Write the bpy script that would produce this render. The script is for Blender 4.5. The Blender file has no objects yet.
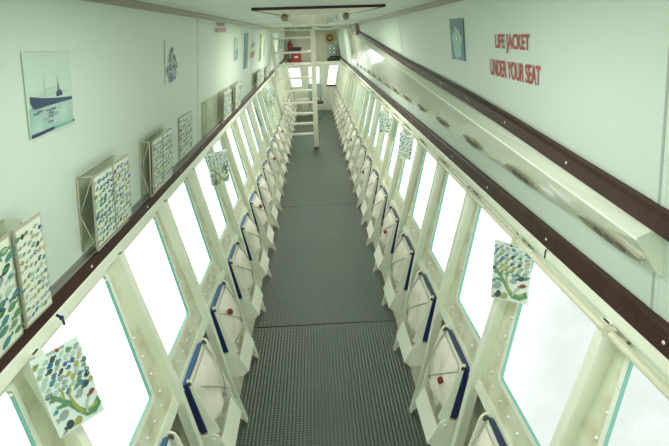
import bpy, math, random
from math import sin, cos, pi, atan2, asin, radians
from mathutils import Vector, Matrix
rnd = random.Random(7)
scene = bpy.context.scene
COL = scene.collection
H = 2.2                      # eye height
P = 0.637                    # spacing of the hull frames
Y0 = 2.43                    # frame number 0
YB, YE = -0.9, 15.25         # ends of the cabin
def ceil_z(y): return 2.352 - 0.0065 * y
SL = (.814 - .70) / (2.33 - 1.47)
def wall_x(z): return .814 - SL * (z - 1.47)     # upper wall
def hull_x(z): return .806 - .228 * (1.34 - z)     # window plane
def bar_w(z): return .042 if z < .8 else max(.042, hull_x(z) + .004 - rib_x(z))
def rib_x(z):                                    # inner edge of the frames
    pts = [(0, .50), (.417, .583), (.78, .640), (.925, .672), (1.27, .742), (1.47, .778)]
    for (a, b), (c, d) in zip(pts, pts[1:]):
        if z <= c: return b + (d - b) * (z - a) / (c - a)
    return pts[-1][1]

# ------------------------------------------------------------------ materials
def mat(name, col, rough=.5, metal=0, bump=None, var=None, coat=0, spec=.5, emis=None):
    m = bpy.data.materials.new(name); m.use_nodes = True
    nt = m.node_tree; b = nt.nodes['Principled BSDF']
    b.inputs['Base Color'].default_value = (*col, 1); b.inputs['Roughness'].default_value = rough
    b.inputs['Metallic'].default_value = metal; b.inputs['Coat Weight'].default_value = coat
    b.inputs['Specular IOR Level'].default_value = spec
    tc = nt.nodes.new('ShaderNodeTexCoord')
    if var:
        sc_, amt, col2 = var
        n = nt.nodes.new('ShaderNodeTexNoise'); n.inputs['Scale'].default_value = sc_; n.inputs['Detail'].default_value = 5
        r = nt.nodes.new('ShaderNodeMapRange'); r.inputs['From Min'].default_value = .42; r.inputs['From Max'].default_value = .75
        r.inputs['To Max'].default_value = amt
        mx = nt.nodes.new('ShaderNodeMix'); mx.data_type = 'RGBA'
        mx.inputs['A'].default_value = (*col, 1); mx.inputs['B'].default_value = (*col2, 1)
        nt.links.new(tc.outputs['Object'], n.inputs['Vector']); nt.links.new(n.outputs['Fac'], r.inputs['Value'])
        nt.links.new(r.outputs['Result'], mx.inputs['Factor']); nt.links.new(mx.outputs['Result'], b.inputs['Base Color'])
    if bump:
        sc_, st = bump
        n = nt.nodes.new('ShaderNodeTexNoise'); n.inputs['Scale'].default_value = sc_; n.inputs['Detail'].default_value = 3
        bp = nt.nodes.new('ShaderNodeBump'); bp.inputs['Strength'].default_value = st; bp.inputs['Distance'].default_value = .004
        nt.links.new(tc.outputs['Object'], n.inputs['Vector']); nt.links.new(n.outputs['Fac'], bp.inputs['Height'])
        nt.links.new(bp.outputs['Normal'], b.inputs['Normal'])
    return m

M = {}
M['wall'] = mat('wall_paint', (.575, .68, .575), .36, var=(1.3, .3, (.52, .63, .52)))
M['duct'] = mat('duct_paint', (.70, .76, .62), .14, var=(2, .3, (.64, .69, .54)), coat=.3)
M['hull'] = mat('hull_paint', (.66, .69, .52), .42, bump=(9, .35), var=(11, .75, (.40, .36, .21)))
M['ribs'] = mat('frame_paint', (.80, .84, .70), .33, bump=(14, .2), var=(5, .3, (.64, .66, .50)))
M['seat'] = mat('seat_paint', (.84, .87, .74), .32, bump=(20, .1), var=(5, .3, (.68, .68, .53)))
M['ceil'] = mat('ceiling_paint', (.66, .74, .65), .45)
M['cream'] = mat('cream_paint', (.72, .71, .56), .4, var=(4, .3, (.62, .60, .44)))
M['ladder'] = mat('ladder_paint', (.70, .69, .56), .4, bump=(25, .1), var=(6, .4, (.60, .57, .42)))
M['pipe'] = mat('pipe_paint', (.66, .66, .49), .35, var=(7, .4, (.58, .55, .38)))
M['wood'] = mat('dark_wood', (.036, .014, .010), .45, bump=(40, .3), var=(9, .7, (.060, .022, .015)), spec=.28)
M['trimw'] = mat('ceiling_trim_wood', (.26, .22, .17), .35)
M['seam'] = mat('seam_line', (.36, .42, .34), .6)  # darker joint colour between wall and ceiling panels
M['greysheen'] = mat('grey_and_sheen', (.20, .215, .185), .5)  # plain grey; on the left rail top it stands in for reflected light
M['navy'] = mat('navy_vinyl', (.010, .018, .10), .35, bump=(60, .2))
M['blue'] = mat('blue_vinyl', (.03, .14, .36), .35, bump=(60, .2))
M['jacket'] = mat('jacket_cloth', (.74, .71, .60), .8, bump=(26, 1.0), var=(16, .6, (.60, .60, .48)))
M['red'] = mat('red_print', (.42, .035, .045), .5, var=(60, .6, (.5, .12, .11)))
M['redtag'] = mat('red_tag', (.16, .012, .016), .6)
M['redbox'] = mat('red_enamel', (.33, .03, .025), .4)
M['cord'] = mat('grey_cord', (.30, .34, .31), .7)
M['black'] = mat('black_rubber', (.015, .016, .018), .5)
M['dark'] = mat('dark_metal', (.10, .10, .09), .4, metal=.4)
M['steel'] = mat('bolt_steel', (.72, .72, .62), .3, metal=.35)
M['vent'] = mat('vent_plate', (.30, .29, .20), .4, metal=.3)
M['teal'] = mat('acrylic_edge', (.14, .36, .29), .25)
M['tealdark'] = mat('gasket_green', (.05, .16, .13), .4)
M['chart'] = mat('chart_paper', (.68, .78, .70), .3, var=(5, .3, (.50, .68, .66)))
M['chartw'] = mat('pale_chart_paper', (.70, .76, .62), .35)
M['frameb'] = mat('holder_edge', (.42, .40, .30), .35)
M['console'] = mat('console_paint', (.38, .50, .43), .4)
M['yellow'] = mat('yellow_sign', (.62, .50, .22), .5)
M['brown'] = mat('brown_ring', (.20, .07, .02), .4)
M['white'] = mat('white_print', (.85, .88, .85), .5)
F = {}
for n_, c_ in dict(green=(.10, .26, .11), olive=(.33, .36, .10), teal=(.05, .24, .25), blue=(.04, .12, .27), grey=(.28, .36, .33),
                   pale=(.38, .52, .40), dark=(.03, .07, .06), slate=(.10, .16, .27), mist=(.42, .55, .46), sand=(.45, .43, .24), rust=(.20, .06, .04)).items():
    F[n_] = mat('fish_' + n_, c_, .4)
M['sea'] = mat('photo_sea', (.30, .48, .41), .35, var=(16, 1.0, (.44, .60, .50)))
M['sky'] = mat('photo_sky', (.47, .61, .49), .35, var=(7, .6, (.60, .70, .58)))
M['ship'] = mat('photo_ship', (.012, .04, .10), .35)
M['bluephoto'] = mat('photo_blue', (.03, .13, .17), .3, var=(12, .8, (.012, .05, .09)))
M['photolight'] = mat('photo_light', (.25, .52, .45), .3, var=(12, .6, (.12, .36, .34)))

def clear_mat(name, tint, gloss):
    m = bpy.data.materials.new(name); m.use_nodes = True; nt = m.node_tree; nt.nodes.clear()
    o = nt.nodes.new('ShaderNodeOutputMaterial'); t = nt.nodes.new('ShaderNodeBsdfTransparent'); g = nt.nodes.new('ShaderNodeBsdfGlossy')
    t.inputs['Color'].default_value = (*tint, 1); g.inputs['Roughness'].default_value = .03
    fr = nt.nodes.new('ShaderNodeLayerWeight'); pw = nt.nodes.new('ShaderNodeMath'); pw.operation = 'POWER'; pw.inputs[1].default_value = 4
    nt.links.new(fr.outputs['Facing'], pw.inputs[0])
    ml = nt.nodes.new('ShaderNodeMath'); ml.operation = 'MULTIPLY_ADD'; ml.inputs[1].default_value = .5 * gloss; ml.inputs[2].default_value = .03
    mx = nt.nodes.new('ShaderNodeMixShader')
    nt.links.new(pw.outputs[0], ml.inputs[0]); nt.links.new(ml.outputs[0], mx.inputs[0]); nt.links.new(t.outputs[0], mx.inputs[1]); nt.links.new(g.outputs[0], mx.inputs[2])
    nt.links.new(mx.outputs[0], o.inputs['Surface']); return m
M['glass'] = clear_mat('window_glass', (.96, 1, .98), 1)
M['acrylic'] = clear_mat('clear_acrylic', (.965, .97, .93), .7)

def mat_floor():
    m = mat('ribbed_rubber', (.06, .078, .07), .36, spec=.6)
    nt = m.node_tree; b = nt.nodes['Principled BSDF']; L = nt.links.new
    tc = nt.nodes.new('ShaderNodeTexCoord'); sep = nt.nodes.new('ShaderNodeSeparateXYZ'); L(tc.outputs['Object'], sep.inputs[0])
    def math_(op, a, bb=None):
        n = nt.nodes.new('ShaderNodeMath'); n.operation = op
        for i, v in enumerate((a, bb)):
            if v is None: continue
            if isinstance(v, (int, float)): n.inputs[i].default_value = v
            else: L(v, n.inputs[i])
        return n.outputs[0]
    # small raised bars in a basket pattern
    sx = math_('SINE', math_('MULTIPLY', sep.outputs['X'], 2 * pi / .046)); sy = math_('SINE', math_('MULTIPLY', sep.outputs['Y'], 2 * pi / .040))
    pr = math_('MULTIPLY', sx, sy); h = math_('ABSOLUTE', math_('POWER', math_('ABSOLUTE', pr), .7))
    st = math_('ADD', math_('MULTIPLY', h, .7), math_('MULTIPLY', math_('ABSOLUTE', sx), .3))
    bp = nt.nodes.new('ShaderNodeBump'); bp.inputs['Strength'].default_value = .75; bp.inputs['Distance'].default_value = .004
    L(st, bp.inputs['Height']); L(bp.outputs['Normal'], b.inputs['Normal'])
    n = nt.nodes.new('ShaderNodeTexNoise'); n.inputs['Scale'].default_value = 1.7; n.inputs['Detail'].default_value = 6; L(tc.outputs['Object'], n.inputs['Vector'])
    f = math_('ADD', math_('MULTIPLY', n.outputs['Fac'], .75), math_('MULTIPLY', st, .45))
    mx = nt.nodes.new('ShaderNodeMix'); mx.data_type = 'RGBA'; mx.inputs['A'].default_value = (.028, .040, .030, 1); mx.inputs['B'].default_value = (.084, .116, .088, 1)
    L(f, mx.inputs['Factor']); L(mx.outputs['Result'], b.inputs['Base Color'])
    return m
M['mat'] = mat_floor()

# ------------------------------------------------------------------ mesh helper
class MB:
    def __init__(s): s.v = []; s.f = []; s.mi = []; s.sm = []; s.mats = []
    def mid(s, m):
        m = M.get(m, m) if isinstance(m, str) else m
        if m not in s.mats: s.mats.append(m)
        return s.mats.index(m)
    def poly(s, pts, m, smooth=False):
        n = len(s.v); s.v += [tuple(p) for p in pts]; s.f.append(list(range(n, n + len(pts)))); s.mi.append(s.mid(m)); s.sm.append(smooth)
    def faces(s, pts, fs, m, smooth=False):
        n = len(s.v); s.v += [tuple(p) for p in pts]; k = s.mid(m)
        for f in fs: s.f.append([n + i for i in f]); s.mi.append(k); s.sm.append(smooth)
    def prism(s, prof, d, m, cap_m=None, smooth=False):
        """prof: 3-D loop, extruded by vector d"""
        n = len(prof); d = Vector(d); a = [Vector(p) for p in prof]; b = [p + d for p in a]
        s.faces(a + b, [[i, (i + 1) % n, n + (i + 1) % n, n + i] for i in range(n)], m, smooth)
        s.faces(a, [list(range(n))[::-1]], cap_m or m); s.faces(b, [list(range(n))], cap_m or m)
    def box(s, x0, x1, y0, y1, z0, z1, m):
        s.prism([(x0, y0, z0), (x1, y0, z0), (x1, y1, z0), (x0, y1, z0)], (0, 0, z1 - z0), m)
    def tube(s, pts, r, m, n=8, cap=True):
        pts = [Vector(p) for p in pts]; rings = []
        for i, p in enumerate(pts):
            t = (pts[min(i + 1, len(pts) - 1)] - pts[max(i - 1, 0)]).normalized()
            u = t.cross(Vector((0, 0, 1)) if abs(t.z) < .9 else Vector((0, 1, 0))).normalized(); w = t.cross(u)
            rings.append([p + (u * cos(2 * pi * k / n) + w * sin(2 * pi * k / n)) * r for k in range(n)])
        V = [q for R_ in rings for q in R_]
        s.faces(V, [[i * n + k, i * n + (k + 1) % n, (i + 1) * n + (k + 1) % n, (i + 1) * n + k] for i in range(len(pts) - 1) for k in range(n)], m, True)
        if cap: s.faces(rings[0], [list(range(n))[::-1]], m); s.faces(rings[-1], [list(range(n))], m)
    def dome(s, c, nrm, r, h, m, n=8):
        c = Vector(c); nrm = Vector(nrm).normalized(); u = nrm.orthogonal().normalized(); w = nrm.cross(u)
        R1 = [c + (u * cos(2 * pi * k / n) + w * sin(2 * pi * k / n)) * r for k in range(n)]
        R2 = [c + nrm * h * .75 + (u * cos(2 * pi * k / n) + w * sin(2 * pi * k / n)) * r * .6 for k in range(n)]
        s.faces(R1 + R2 + [c + nrm * h], [[k, (k + 1) % n, n + (k + 1) % n, n + k] for k in range(n)] + [[n + k, n + (k + 1) % n, 2 * n] for k in range(n)], m, True)
    def disc(s, c, nrm, r, h, m, n=16):
        c = Vector(c); nrm = Vector(nrm).normalized(); u = nrm.orthogonal().normalized(); w = nrm.cross(u)
        s.prism([c + (u * cos(2 * pi * k / n) + w * sin(2 * pi * k / n)) * r for k in range(n)], nrm * h, m)
    def ring_panel(s, outer, inner, m, N=10):
        """flat face 'outer' (4 corners) with a hole 'inner' (loop of 4*N pts starting beside corner 0)"""
        o = [Vector(p) for p in outer]; out = []
        for i in range(4):
            for k in range(N): out.append(o[i].lerp(o[(i + 1) % 4], k / N))
        n = 4 * N
        s.faces(out + [Vector(p) for p in inner], [[i, (i + 1) % n, n + (i + 1) % n, n + i] for i in range(n)], m)
    def mesh(s, name):
        me = bpy.data.meshes.new(name); me.from_pydata(s.v, [], s.f)
        for m in s.mats: me.materials.append(m)
        me.polygons.foreach_set('material_index', s.mi); me.polygons.foreach_set('use_smooth', s.sm); me.update()
        return me
    def build(s, name, parent=None, recalc=True, merge=False, bevel=0):
        me = s.mesh(name)
        if recalc:
            import bmesh
            bm = bmesh.new(); bm.from_mesh(me)
            if merge: bmesh.ops.remove_doubles(bm, verts=bm.verts, dist=1e-5)
            else: 
                bmesh.ops.remove_doubles(bm, verts=bm.verts, dist=1e-6)
            bmesh.ops.recalc_face_normals(bm, faces=bm.faces); bm.to_mesh(me); bm.free()
        o = bpy.data.objects.new(name, me); COL.objects.link(o)
        if parent: o.parent = parent
        if bevel:
            b = o.modifiers.new('bevel', 'BEVEL'); b.width = bevel; b.segments = 2; b.limit_method = 'ANGLE'
        return o
def tag(o, label=None, cat=None, group=None, kind=None):
    if label: o['label'] = label
    if cat: o['category'] = cat
    if group: o['group'] = group
    if kind: o['kind'] = kind
    return o
def empty(name, loc, label=None, cat=None, group=None, kind=None):
    o = bpy.data.objects.new(name, None); COL.objects.link(o); o.location = loc; o.empty_display_size = .1
    return tag(o, label, cat, group, kind)
def rloop(c, N=10, r=.15):
    """rounded loop inside the quad c (4 corners): 4*N points; r = corner size as a share of each side"""
    c = [Vector(p) for p in c]; out = []
    # corners are shared: the loop starts mid of corner 0
    def q(i, t):    # point near corner i, t from -1 (before) to 1 (after)
        a = c[i]; pre = a.lerp(c[(i - 1) % 4], r[i]) if True else a; post = a.lerp(c[(i + 1) % 4], r[i] * (a - c[(i - 1) % 4]).length / (a - c[(i + 1) % 4]).length)
        u = (t + 1) / 2
        return pre * (1 - u) ** 2 + a * 2 * u * (1 - u) + post * u * u
    for i in range(4):
        j = (i + 1) % 4
        for k in range(N):
            if k <= 3: out.append(q(i, k / 3))
            elif k >= N - 3: out.append(q(j, -(N - k) / 3))
            else:
                a = q(i, 1); b = q(j, -1); out.append(a.lerp(b, (k - 3) / (N - 6)))
    return out

SIDE = {'left': -1, 'right': 1}
ORD = ['zeroth', 'first', 'second', 'third', 'fourth', 'fifth', 'sixth', 'seventh', 'eighth', 'ninth', 'tenth', 'eleventh', 'twelfth', 'thirteenth',
       'fourteenth', 'fifteenth', 'sixteenth', 'seventeenth', 'eighteenth', 'nineteenth', 'twentieth', 'twenty-first', 'twenty-second']

# ------------------------------------------------------------------ shell
fl = MB(); fl.box(-.75, .75, YB, YE + .5, -.06, -.006, 'hull'); tag(fl.build('floor'), kind='structure')
joints = [YB + .02, 3.47, 6.42, YE]
lab = ['dark grey-green ribbed rubber mat on the aisle, nearest sheet up to the first joint',
       'dark rubber aisle mat between the two cross joints, middle sheet', 'dark rubber aisle mat running under the ladder to the far bulkhead']
for i in range(3):
    b = MB(); y0, y1 = joints[i], joints[i + 1] - .012; ny = 24; nx = 12; pts = []; fs = []
    for j in range(ny + 1):
        for k in range(nx + 1):
            x = -.572 + 1.144 * k / nx; t = j / ny; y = y0 + (y1 - y0) * (1 - (1 - t) ** 3 if i < 2 else t); z = .006
            if i == 0 and t > .8 and x > .25: z += .011 * ((t - .8) / .2) ** 2 * (x - .25) / .28
            pts.append((x, y, z))
    fs = [[j * (nx + 1) + k, j * (nx + 1) + k + 1, (j + 1) * (nx + 1) + k + 1, (j + 1) * (nx + 1) + k] for j in range(ny) for k in range(nx)]
    b.faces(pts, fs, 'mat')
    b.poly([(-.572, y0, .006), (.572, y0, .006), (.572, y0, -.005), (-.572, y0, -.005)], 'black')
    b.poly([(-.572, y1, .006), (.572, y1, .006), (.572, y1, -.005), (-.572, y1, -.005)], 'black')
    tag(b.build('rubber_aisle_mat', recalc=False), lab[i], 'floor mat', 'rubber aisle mats')

c = MB()
c.prism([(-.74, YB, ceil_z(YB)), (.74, YB, ceil_z(YB)), (.74, YB, ceil_z(YB) + .05), (-.74, YB, ceil_z(YB) + .05)], (0, YE + .5 - YB, ceil_z(YE + .5) - ceil_z(YB)), 'ceil')
tag(c.build('ceiling'), kind='structure')
# ceiling panel seams
for i, y in enumerate((3.0 - .9, 4.6, 6.6, 8.4)):
    b = MB(); b.box(-.69, .69, y, y + .006, ceil_z(y) - .002, ceil_z(y) + .003, 'seam'); tag(b.build('trim_%d' % (200 + i)), kind='structure')

ZT, ZB_ = 1.380, .872       # window top and bottom
ZK = .735                  # foot of the window plate
def side_wall(side, s):
    b = MB()
    # upper wall
    for y0, y1 in ((YB, YE + .4),):
        n = 12
        for i in range(n):
            a = y0 + (y1 - y0) * i / n; d = y0 + (y1 - y0) * (i + 1) / n
            za, zd = ceil_z(a) + .02, ceil_z(d) + .02
            b.poly([(s * wall_x(1.44), a, 1.44), (s * wall_x(1.44), d, 1.44), (s * wall_x(zd), d, zd), (s * wall_x(za), a, za)], 'wall')
    # lower lining below the windows
    prof = [(hull_x(ZK), ZK), (hull_x(ZK) + .03, ZK - .005), (.745, .60), (.735, .36), (.57, 0.0)]
    for (xa, za), (xb, zb) in zip(prof, prof[1:]):
        b.poly([(s * xa, YB, za), (s * xb, YB, zb), (s * xb, YE + .4, zb), (s * xa, YE + .4, za)], 'hull')
    # small plate between upper wall and window plate
    b.poly([(s * .83, YB, 1.441), (s * .85, YB, 1.441), (s * .85, YE + .4, 1.441), (s * .83, YE + .4, 1.441)], 'hull')
    return b
def bay_y(k): return Y0 + P * k
NWIN = {}
def pane_quad(k, s, off=0, grow=0):
    ya, yb = bay_y(k) + .06 - grow, bay_y(k + 1) - .155 + grow
    zt, zb = ZT + grow, ZB_ - grow
    X = lambda z: s * (hull_x(z) + off)
    return [(X(zt), ya, zt), (X(zt), yb + .080, zt), (X(zb), yb - .005, zb), (X(zb), ya, zb)]
def corner_r(): return [.06, .06, .03, .03]
win_no = 0
for side, s in SIDE.items():
    b = side_wall(side, s)
    for k in range(-5, 20):
        ya, yb = bay_y(k), bay_y(k + 1)
        if k == -5: ya = YB
        X = lambda z: s * hull_x(z)
        outer = [(X(1.44), ya, 1.44), (X(1.44), yb, 1.44), (X(ZK), yb, ZK), (X(ZK), ya, ZK)]
        inner = rloop(pane_quad(k, s), r=corner_r())
        b.ring_panel(outer, inner, 'hull')
        # window: reveal, raised lip, bolts, pane
        win_no += 1
        w = MB(); nrm = Vector((-s, 0, .25)).normalized() * 1.0
        nrm = Vector((-s * 1, 0, .25 * 1)).normalized()
        out_ = -nrm
        lip_i = inner; lip_o = rloop(pane_quad(k, s, 0, .020), r=[.09, .09, .05, .05])
        n = len(inner)
        A = [Vector(p) + nrm * .004 for p in lip_i]; B = [Vector(p) + nrm * .004 for p in lip_o]; B0 = [Vector(p) for p in lip_o]
        w.faces(A + B + B0, [[i, (i + 1) % n, n + (i + 1) % n, n + i] for i in range(n)] + [[n + i, n + (i + 1) % n, 2 * n + (i + 1) % n, 2 * n + i] for i in range(n)], 'ribs')
        yc0, yc1 = bay_y(k) + .030, bay_y(k + 1) - .085
        for j in range(7):
            z = 1.36 - j * (1.36 - .84) / 6
            for yc in (yc0, yc1): w.dome((X(z), yc, z), nrm, .0085, .008, 'steel', 8)
        for j in range(6):
            y = yc0 + (yc1 - yc0) * (j + .5) / 6; w.dome((X(.80), y, .80), nrm, .0085, .008, 'steel', 8)
        wo = w.build('window_%d' % win_no, recalc=False); wo['kind'] = 'structure'
        e = MB(); C = [Vector(p) + out_ * .010 for p in inner]
        e.faces(A + C, [[i, (i + 1) % n, n + (i + 1) % n, n + i] for i in range(n)], 'teal')
        # dark gasket scraps on the reveal
        e.build('window_reveal', wo, recalc=False)
        g = MB(); g.poly([Vector(p) + out_ * .008 for p in inner], 'glass'); g.build('window_pane', wo, recalc=False)
    # beyond the last frame
    o = b.build('wall_' + side, recalc=False); o['kind'] = 'structure'

# hull frames (ribs) --------------------------------------------------
tn = 0
for side, s in SIDE.items():
    for k in range(-5, 21):
        y = bay_y(k)
        if y > YE - .02: continue
        b = MB(); zs = [0.0, .2, .417, .66, .78, .925, 1.27, 1.43]
        inn = [(rib_x(z), z) for z in zs]; inn[0] = (.498, .012)
        oz = (1.43, 1.27, .925, .78, .66, .417, .2, .06)
        outr = [(rib_x(z) + bar_w(z), z) for z in oz]
        b.prism([(s * x, y - .014, z) for x, z in inn + outr], (0, .028, 0), 'ribs')
        # slim raised edge strips of the bar
        for (xa, za), (xb, zb) in zip(inn, inn[1:]):
            b.prism([(s * (xa - .004), y - .019, za), (s * (xa + .007), y - .019, za), (s * (xa + .007), y + .019, za), (s * (xa - .004), y + .019, za)], (s * (xb - xa), 0, zb - za), 'ribs')
        tn += 1; o = b.build('trim_%d' % tn, recalc=True); o['kind'] = 'structure'
# stringers under the windows, one strip per bay
    for k in range(-5, 20):
        b = MB(); ya, yb = bay_y(k) + .007, bay_y(k + 1) - .005
        b.prism([(s * x, ya, z) for x, z in ((.674, .748), (.660, .752), (.648, .708), (.655, .705), (.672, .735))], (0, yb - ya, 0), 'ribs')
        tn += 1; o = b.build('trim_%d' % tn); o['kind'] = 'structure'

# rails, ceiling trims -------------------------------------------------
for side, s in SIDE.items():
    b = MB()
    z0, z1 = (1.458, 1.507) if s < 0 else (1.466, 1.534)
    p = [(.788, z0), (.783, z0 + .004), (.781, z1 - .004), (.786, z1), (.84, z1), (.84, z0)]
    b.prism([(s * x, YB, z) for x, z in p], (0, YE - .15 - YB, 0), 'wood')
    # screws
    for j in range(24):
        y = .95 + j * .62
        b.dome((s * .782, y, (z0 + z1) / 2), (-s, 0, .1), .006, .003, 'steel', 6)
    o = b.build('trim_%d' % (300 + (s > 0))); o['kind'] = 'structure'
    b = MB()
    if s < 0:
        b.prism([(s * .787, YB, 1.508), (s * .787, YB, 1.512), (s * .84, YB, 1.512), (s * .84, YB, 1.508)], (0, YE - .15 - YB, 0), 'greysheen')  # rail top's reflection put into a grey strip
        b.prism([(s * .803, YB, 1.512), (s * .803, YB, 1.522), (s * .84, YB, 1.522), (s * .84, YB, 1.512)], (0, YE - .15 - YB, 0), 'greysheen')
        o = b.build('trim_302'); o['kind'] = 'structure'
    # flange below the rail (top plate of the window strip)
    b = MB()
    b.prism([(s * x, YB, z) for x, z in ((.787, z0), (.784, z0 - .004), (.784, z0 - .040), (.792, z0 - .044), (.792, z0 - .03), (.85, z0 - .03), (.85, z0))], (0, YE - .1 - YB, 0), 'ribs')
    o = b.build('trim_%d' % (304 + (s > 0))); o['kind'] = 'structure'
    b = MB()
    a0 = YB; a1 = YE
    pr = lambda y: [(s * (wall_x(ceil_z(y)) + .01), y, ceil_z(y) + .005), (s * (wall_x(ceil_z(y)) - .026), y, ceil_z(y) + .005), (s * (wall_x(ceil_z(y)) - .026), y, ceil_z(y) - .006),
                    (s * (wall_x(ceil_z(y)) - .012), y, ceil_z(y) - .024), (s * (wall_x(ceil_z(y)) + .01), y, ceil_z(y) - .026)]
    A = pr(a0); B = pr(a1); n = 5
    b.faces(A + B, [[i, (i + 1) % n, n + (i + 1) % n, n + i] for i in range(n)], 'trimw')
    o = b.build('trim_%d' % (306 + (s > 0))); o['kind'] = 'structure'
    # panel seams
    for j, y in enumerate((.2, 3.41, 6.6, 9.8, 12.9) if s < 0 else (1.04, 4.30, 7.5, 10.7)):
        b = MB(); zt = ceil_z(y) - .02
        w_ = .004
        b.prism([(s * (wall_x(1.50) - .0015), y - w_, 1.50), (s * (wall_x(1.50) - .0015), y + w_, 1.50), (s * (wall_x(zt) - .0015), y + w_, zt), (s * (wall_x(zt) - .0015), y - w_, zt)], (s * .004, 0, 0), 'seam')
        for d in (-.013, .013):
            b.prism([(s * (wall_x(1.50) - .001), y + d - .008, 1.50), (s * (wall_x(1.50) - .001), y + d + .008, 1.50), (s * (wall_x(zt) - .001), y + d + .008, zt), (s * (wall_x(zt) - .001), y + d - .008, zt)], (s * .003, 0, 0), 'wall')
        o = b.build('trim_%d' % (320 + j + 10 * (s > 0))); o['kind'] = 'structure'

# back wall behind the viewer
b = MB(); b.box(-.9, .9, YB - .05, YB, 0, 2.4, 'wall'); o = b.build('wall_back'); o['kind'] = 'structure'

# far bulkhead: three faces below the shelf, slatted wall above ----------
fw = MB()
def facet(xa, ya, xb, yb, win, num):
    """bulkhead face from floor to shelf between plan points, with one window given as (top-left, top-right, bottom-right, bottom-left) x,z"""
    ex = 1.41
    def Pp(x, z):
        t = (x - xa) / (xb - xa); return Vector((x, ya + (yb - ya) * t, z))
    outer = [Pp(xa, ex), Pp(xb, ex), Pp(xb, 0), Pp(xa, 0)]
    inner = rloop([Pp(*w) for w in win], r=[.08] * 4)
    fw.ring_panel(outer, inner, 'seat')
    w = MB(); n = len(inner); d = Vector((0, .04, 0)); f = Vector((0, -.012, 0))
    c_ = sum(inner, Vector()) / n; big = [p + (p - c_) * .10 for p in inner]
    A = [p + f for p in inner]; B = [p + f for p in big]
    w.faces(A + B + big, [[i, (i + 1) % n, n + (i + 1) % n, n + i] for i in range(n)] + [[n + i, n + (i + 1) % n, 2 * n + (i + 1) % n, 2 * n + i] for i in range(n)], 'ribs')
    w.faces(A + [p + d for p in inner], [[i, (i + 1) % n, n + (i + 1) % n, n + i] for i in range(n)], 'teal')
    o = w.build('window_%d' % num, recalc=False); o['kind'] = 'structure'
    g = MB(); g.poly([p + d * .7 for p in inner], 'glass'); g.build('window_pane', o, recalc=False)
facet(-.86, 14.95, -.26, YE, [(-.70, 1.24), (-.38, 1.24), (-.34, .72), (-.62, .72)], 101)
facet(-.26, YE, .34, YE, [(-.13, 1.25), (.19, 1.25), (.17, .78), (-.11, .78)], 102)
facet(.34, YE, .86, 14.95, [(.49, 1.28), (.77, 1.27), (.66, .74), (.40, .74)], 103)
fw.box(-.86, .86, YE + .02, YE + .06, 1.40, 2.35, 'cream')
for j in range(13): fw.box(-.80, .80, YE + .006, YE + .024, 1.44 + j * .064, 1.44 + j * .064 + .05, 'cream')
o = fw.build('wall_front', recalc=False); o['kind'] = 'structure'
b = MB(); b.prism([(-.83, 14.75, 1.385), (.83, 14.75, 1.385), (.83, YE + .02, 1.385), (-.83, YE + .02, 1.385)], (0, 0, .03), 'cream')
b.box(-.80, .80, 14.75, 14.77, 1.36, 1.386, 'cream'); tag(b.build('trim_340'), kind='structure')
# centre partition edge in the far alcove
b = MB(); b.box(.02, .06, 15.0, YE + .02, 1.415, ceil_z(15) , 'cream'); tag(b.build('trim_341'), kind='structure')
# ceiling cross beam with lettering
b = MB(); b.box(-.71, .71, 9.30, 9.42, ceil_z(9.4) - .055, ceil_z(9.4) + .01, 'cream'); beam = tag(b.build('trim_342'), kind='structure')
b = MB(); b.box(-.72, .72, 12.6, 12.7, ceil_z(12.6) - .03, ceil_z(12.6) + .01, 'ceil'); tag(b.build('trim_343'), kind='structure')
# dark sill under the right end window
b = MB(); b.prism([(.385, 15.21, .70), (.67, 15.045, .70), (.67, 15.02, .70), (.385, 15.185, .70)], (0, 0, .035), 'wood'); tag(b.build('trim_344'), kind='structure')

# ------------------------------------------------------------------ lettering
def text_faces(mb, s, p0, ex, ey, w, h, m, off=0.022):
    """write text s as filled letters: lower-left p0, across ex (unit), up ey (unit), stretched to w x h"""
    cu = bpy.data.curves.new('t', 'FONT'); cu.body = s; cu.size = 1; cu.offset = off
    o = bpy.data.objects.new('t', cu); COL.objects.link(o); bpy.context.view_layer.update()
    dg = bpy.context.evaluated_depsgraph_get(); me = bpy.data.meshes.new_from_object(o.evaluated_get(dg))
    xs = [v.co.x for v in me.vertices]; ys = [v.co.y for v in me.vertices]; x0, x1, y0, y1 = min(xs), max(xs), min(ys), max(ys)
    p0 = Vector(p0); ex = Vector(ex); ey = Vector(ey)
    pts = [p0 + ex * ((v.co.x - x0) / (x1 - x0) * w) + ey * ((v.co.y - y0) / (y1 - y0) * h) for v in me.vertices]
    mb.faces(pts, [list(p.vertices) for p in me.polygons], m)
    bpy.data.objects.remove(o); bpy.data.curves.remove(cu); bpy.data.meshes.remove(me)
def wp(s, y, z, off=.002): return Vector((s * (wall_x(z) - off), y, z))
UPV = Vector((0, 0, 1))
def wall_up(s): return Vector((-s * SL, 0, 1)).normalized()
def wall_text(s, lines, m='red'):
    b = MB()
    for txt, ya, yb, z0, z1 in lines:    # ya = y at the text's left end
        ex = Vector((0, 1 if yb > ya else -1, 0))
        text_faces(b, txt, wp(s, ya, z0, .003), ex, wall_up(s), abs(yb - ya), z1 - z0, m)
    return b
b = wall_text(1, [('LIFE JACKET', 2.065, 1.735, 2.101, 2.169), ('UNDER YOUR SEAT', 2.140, 1.655, 2.008, 2.073)])
tag(b.build('stencilled_notice', recalc=False), 'large red LIFE JACKET UNDER YOUR SEAT lettering on the right wall', 'sign')
b = wall_text(-1, [('LIFE JACKET', 4.06, 4.46, 2.262, 2.291), ('UNDER YOUR SEAT', 3.99, 4.53, 2.222, 2.253)])
tag(b.build('stencilled_notice', recalc=False), 'small faint red lettering high on left wall just past panel seam', 'sign')
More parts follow.
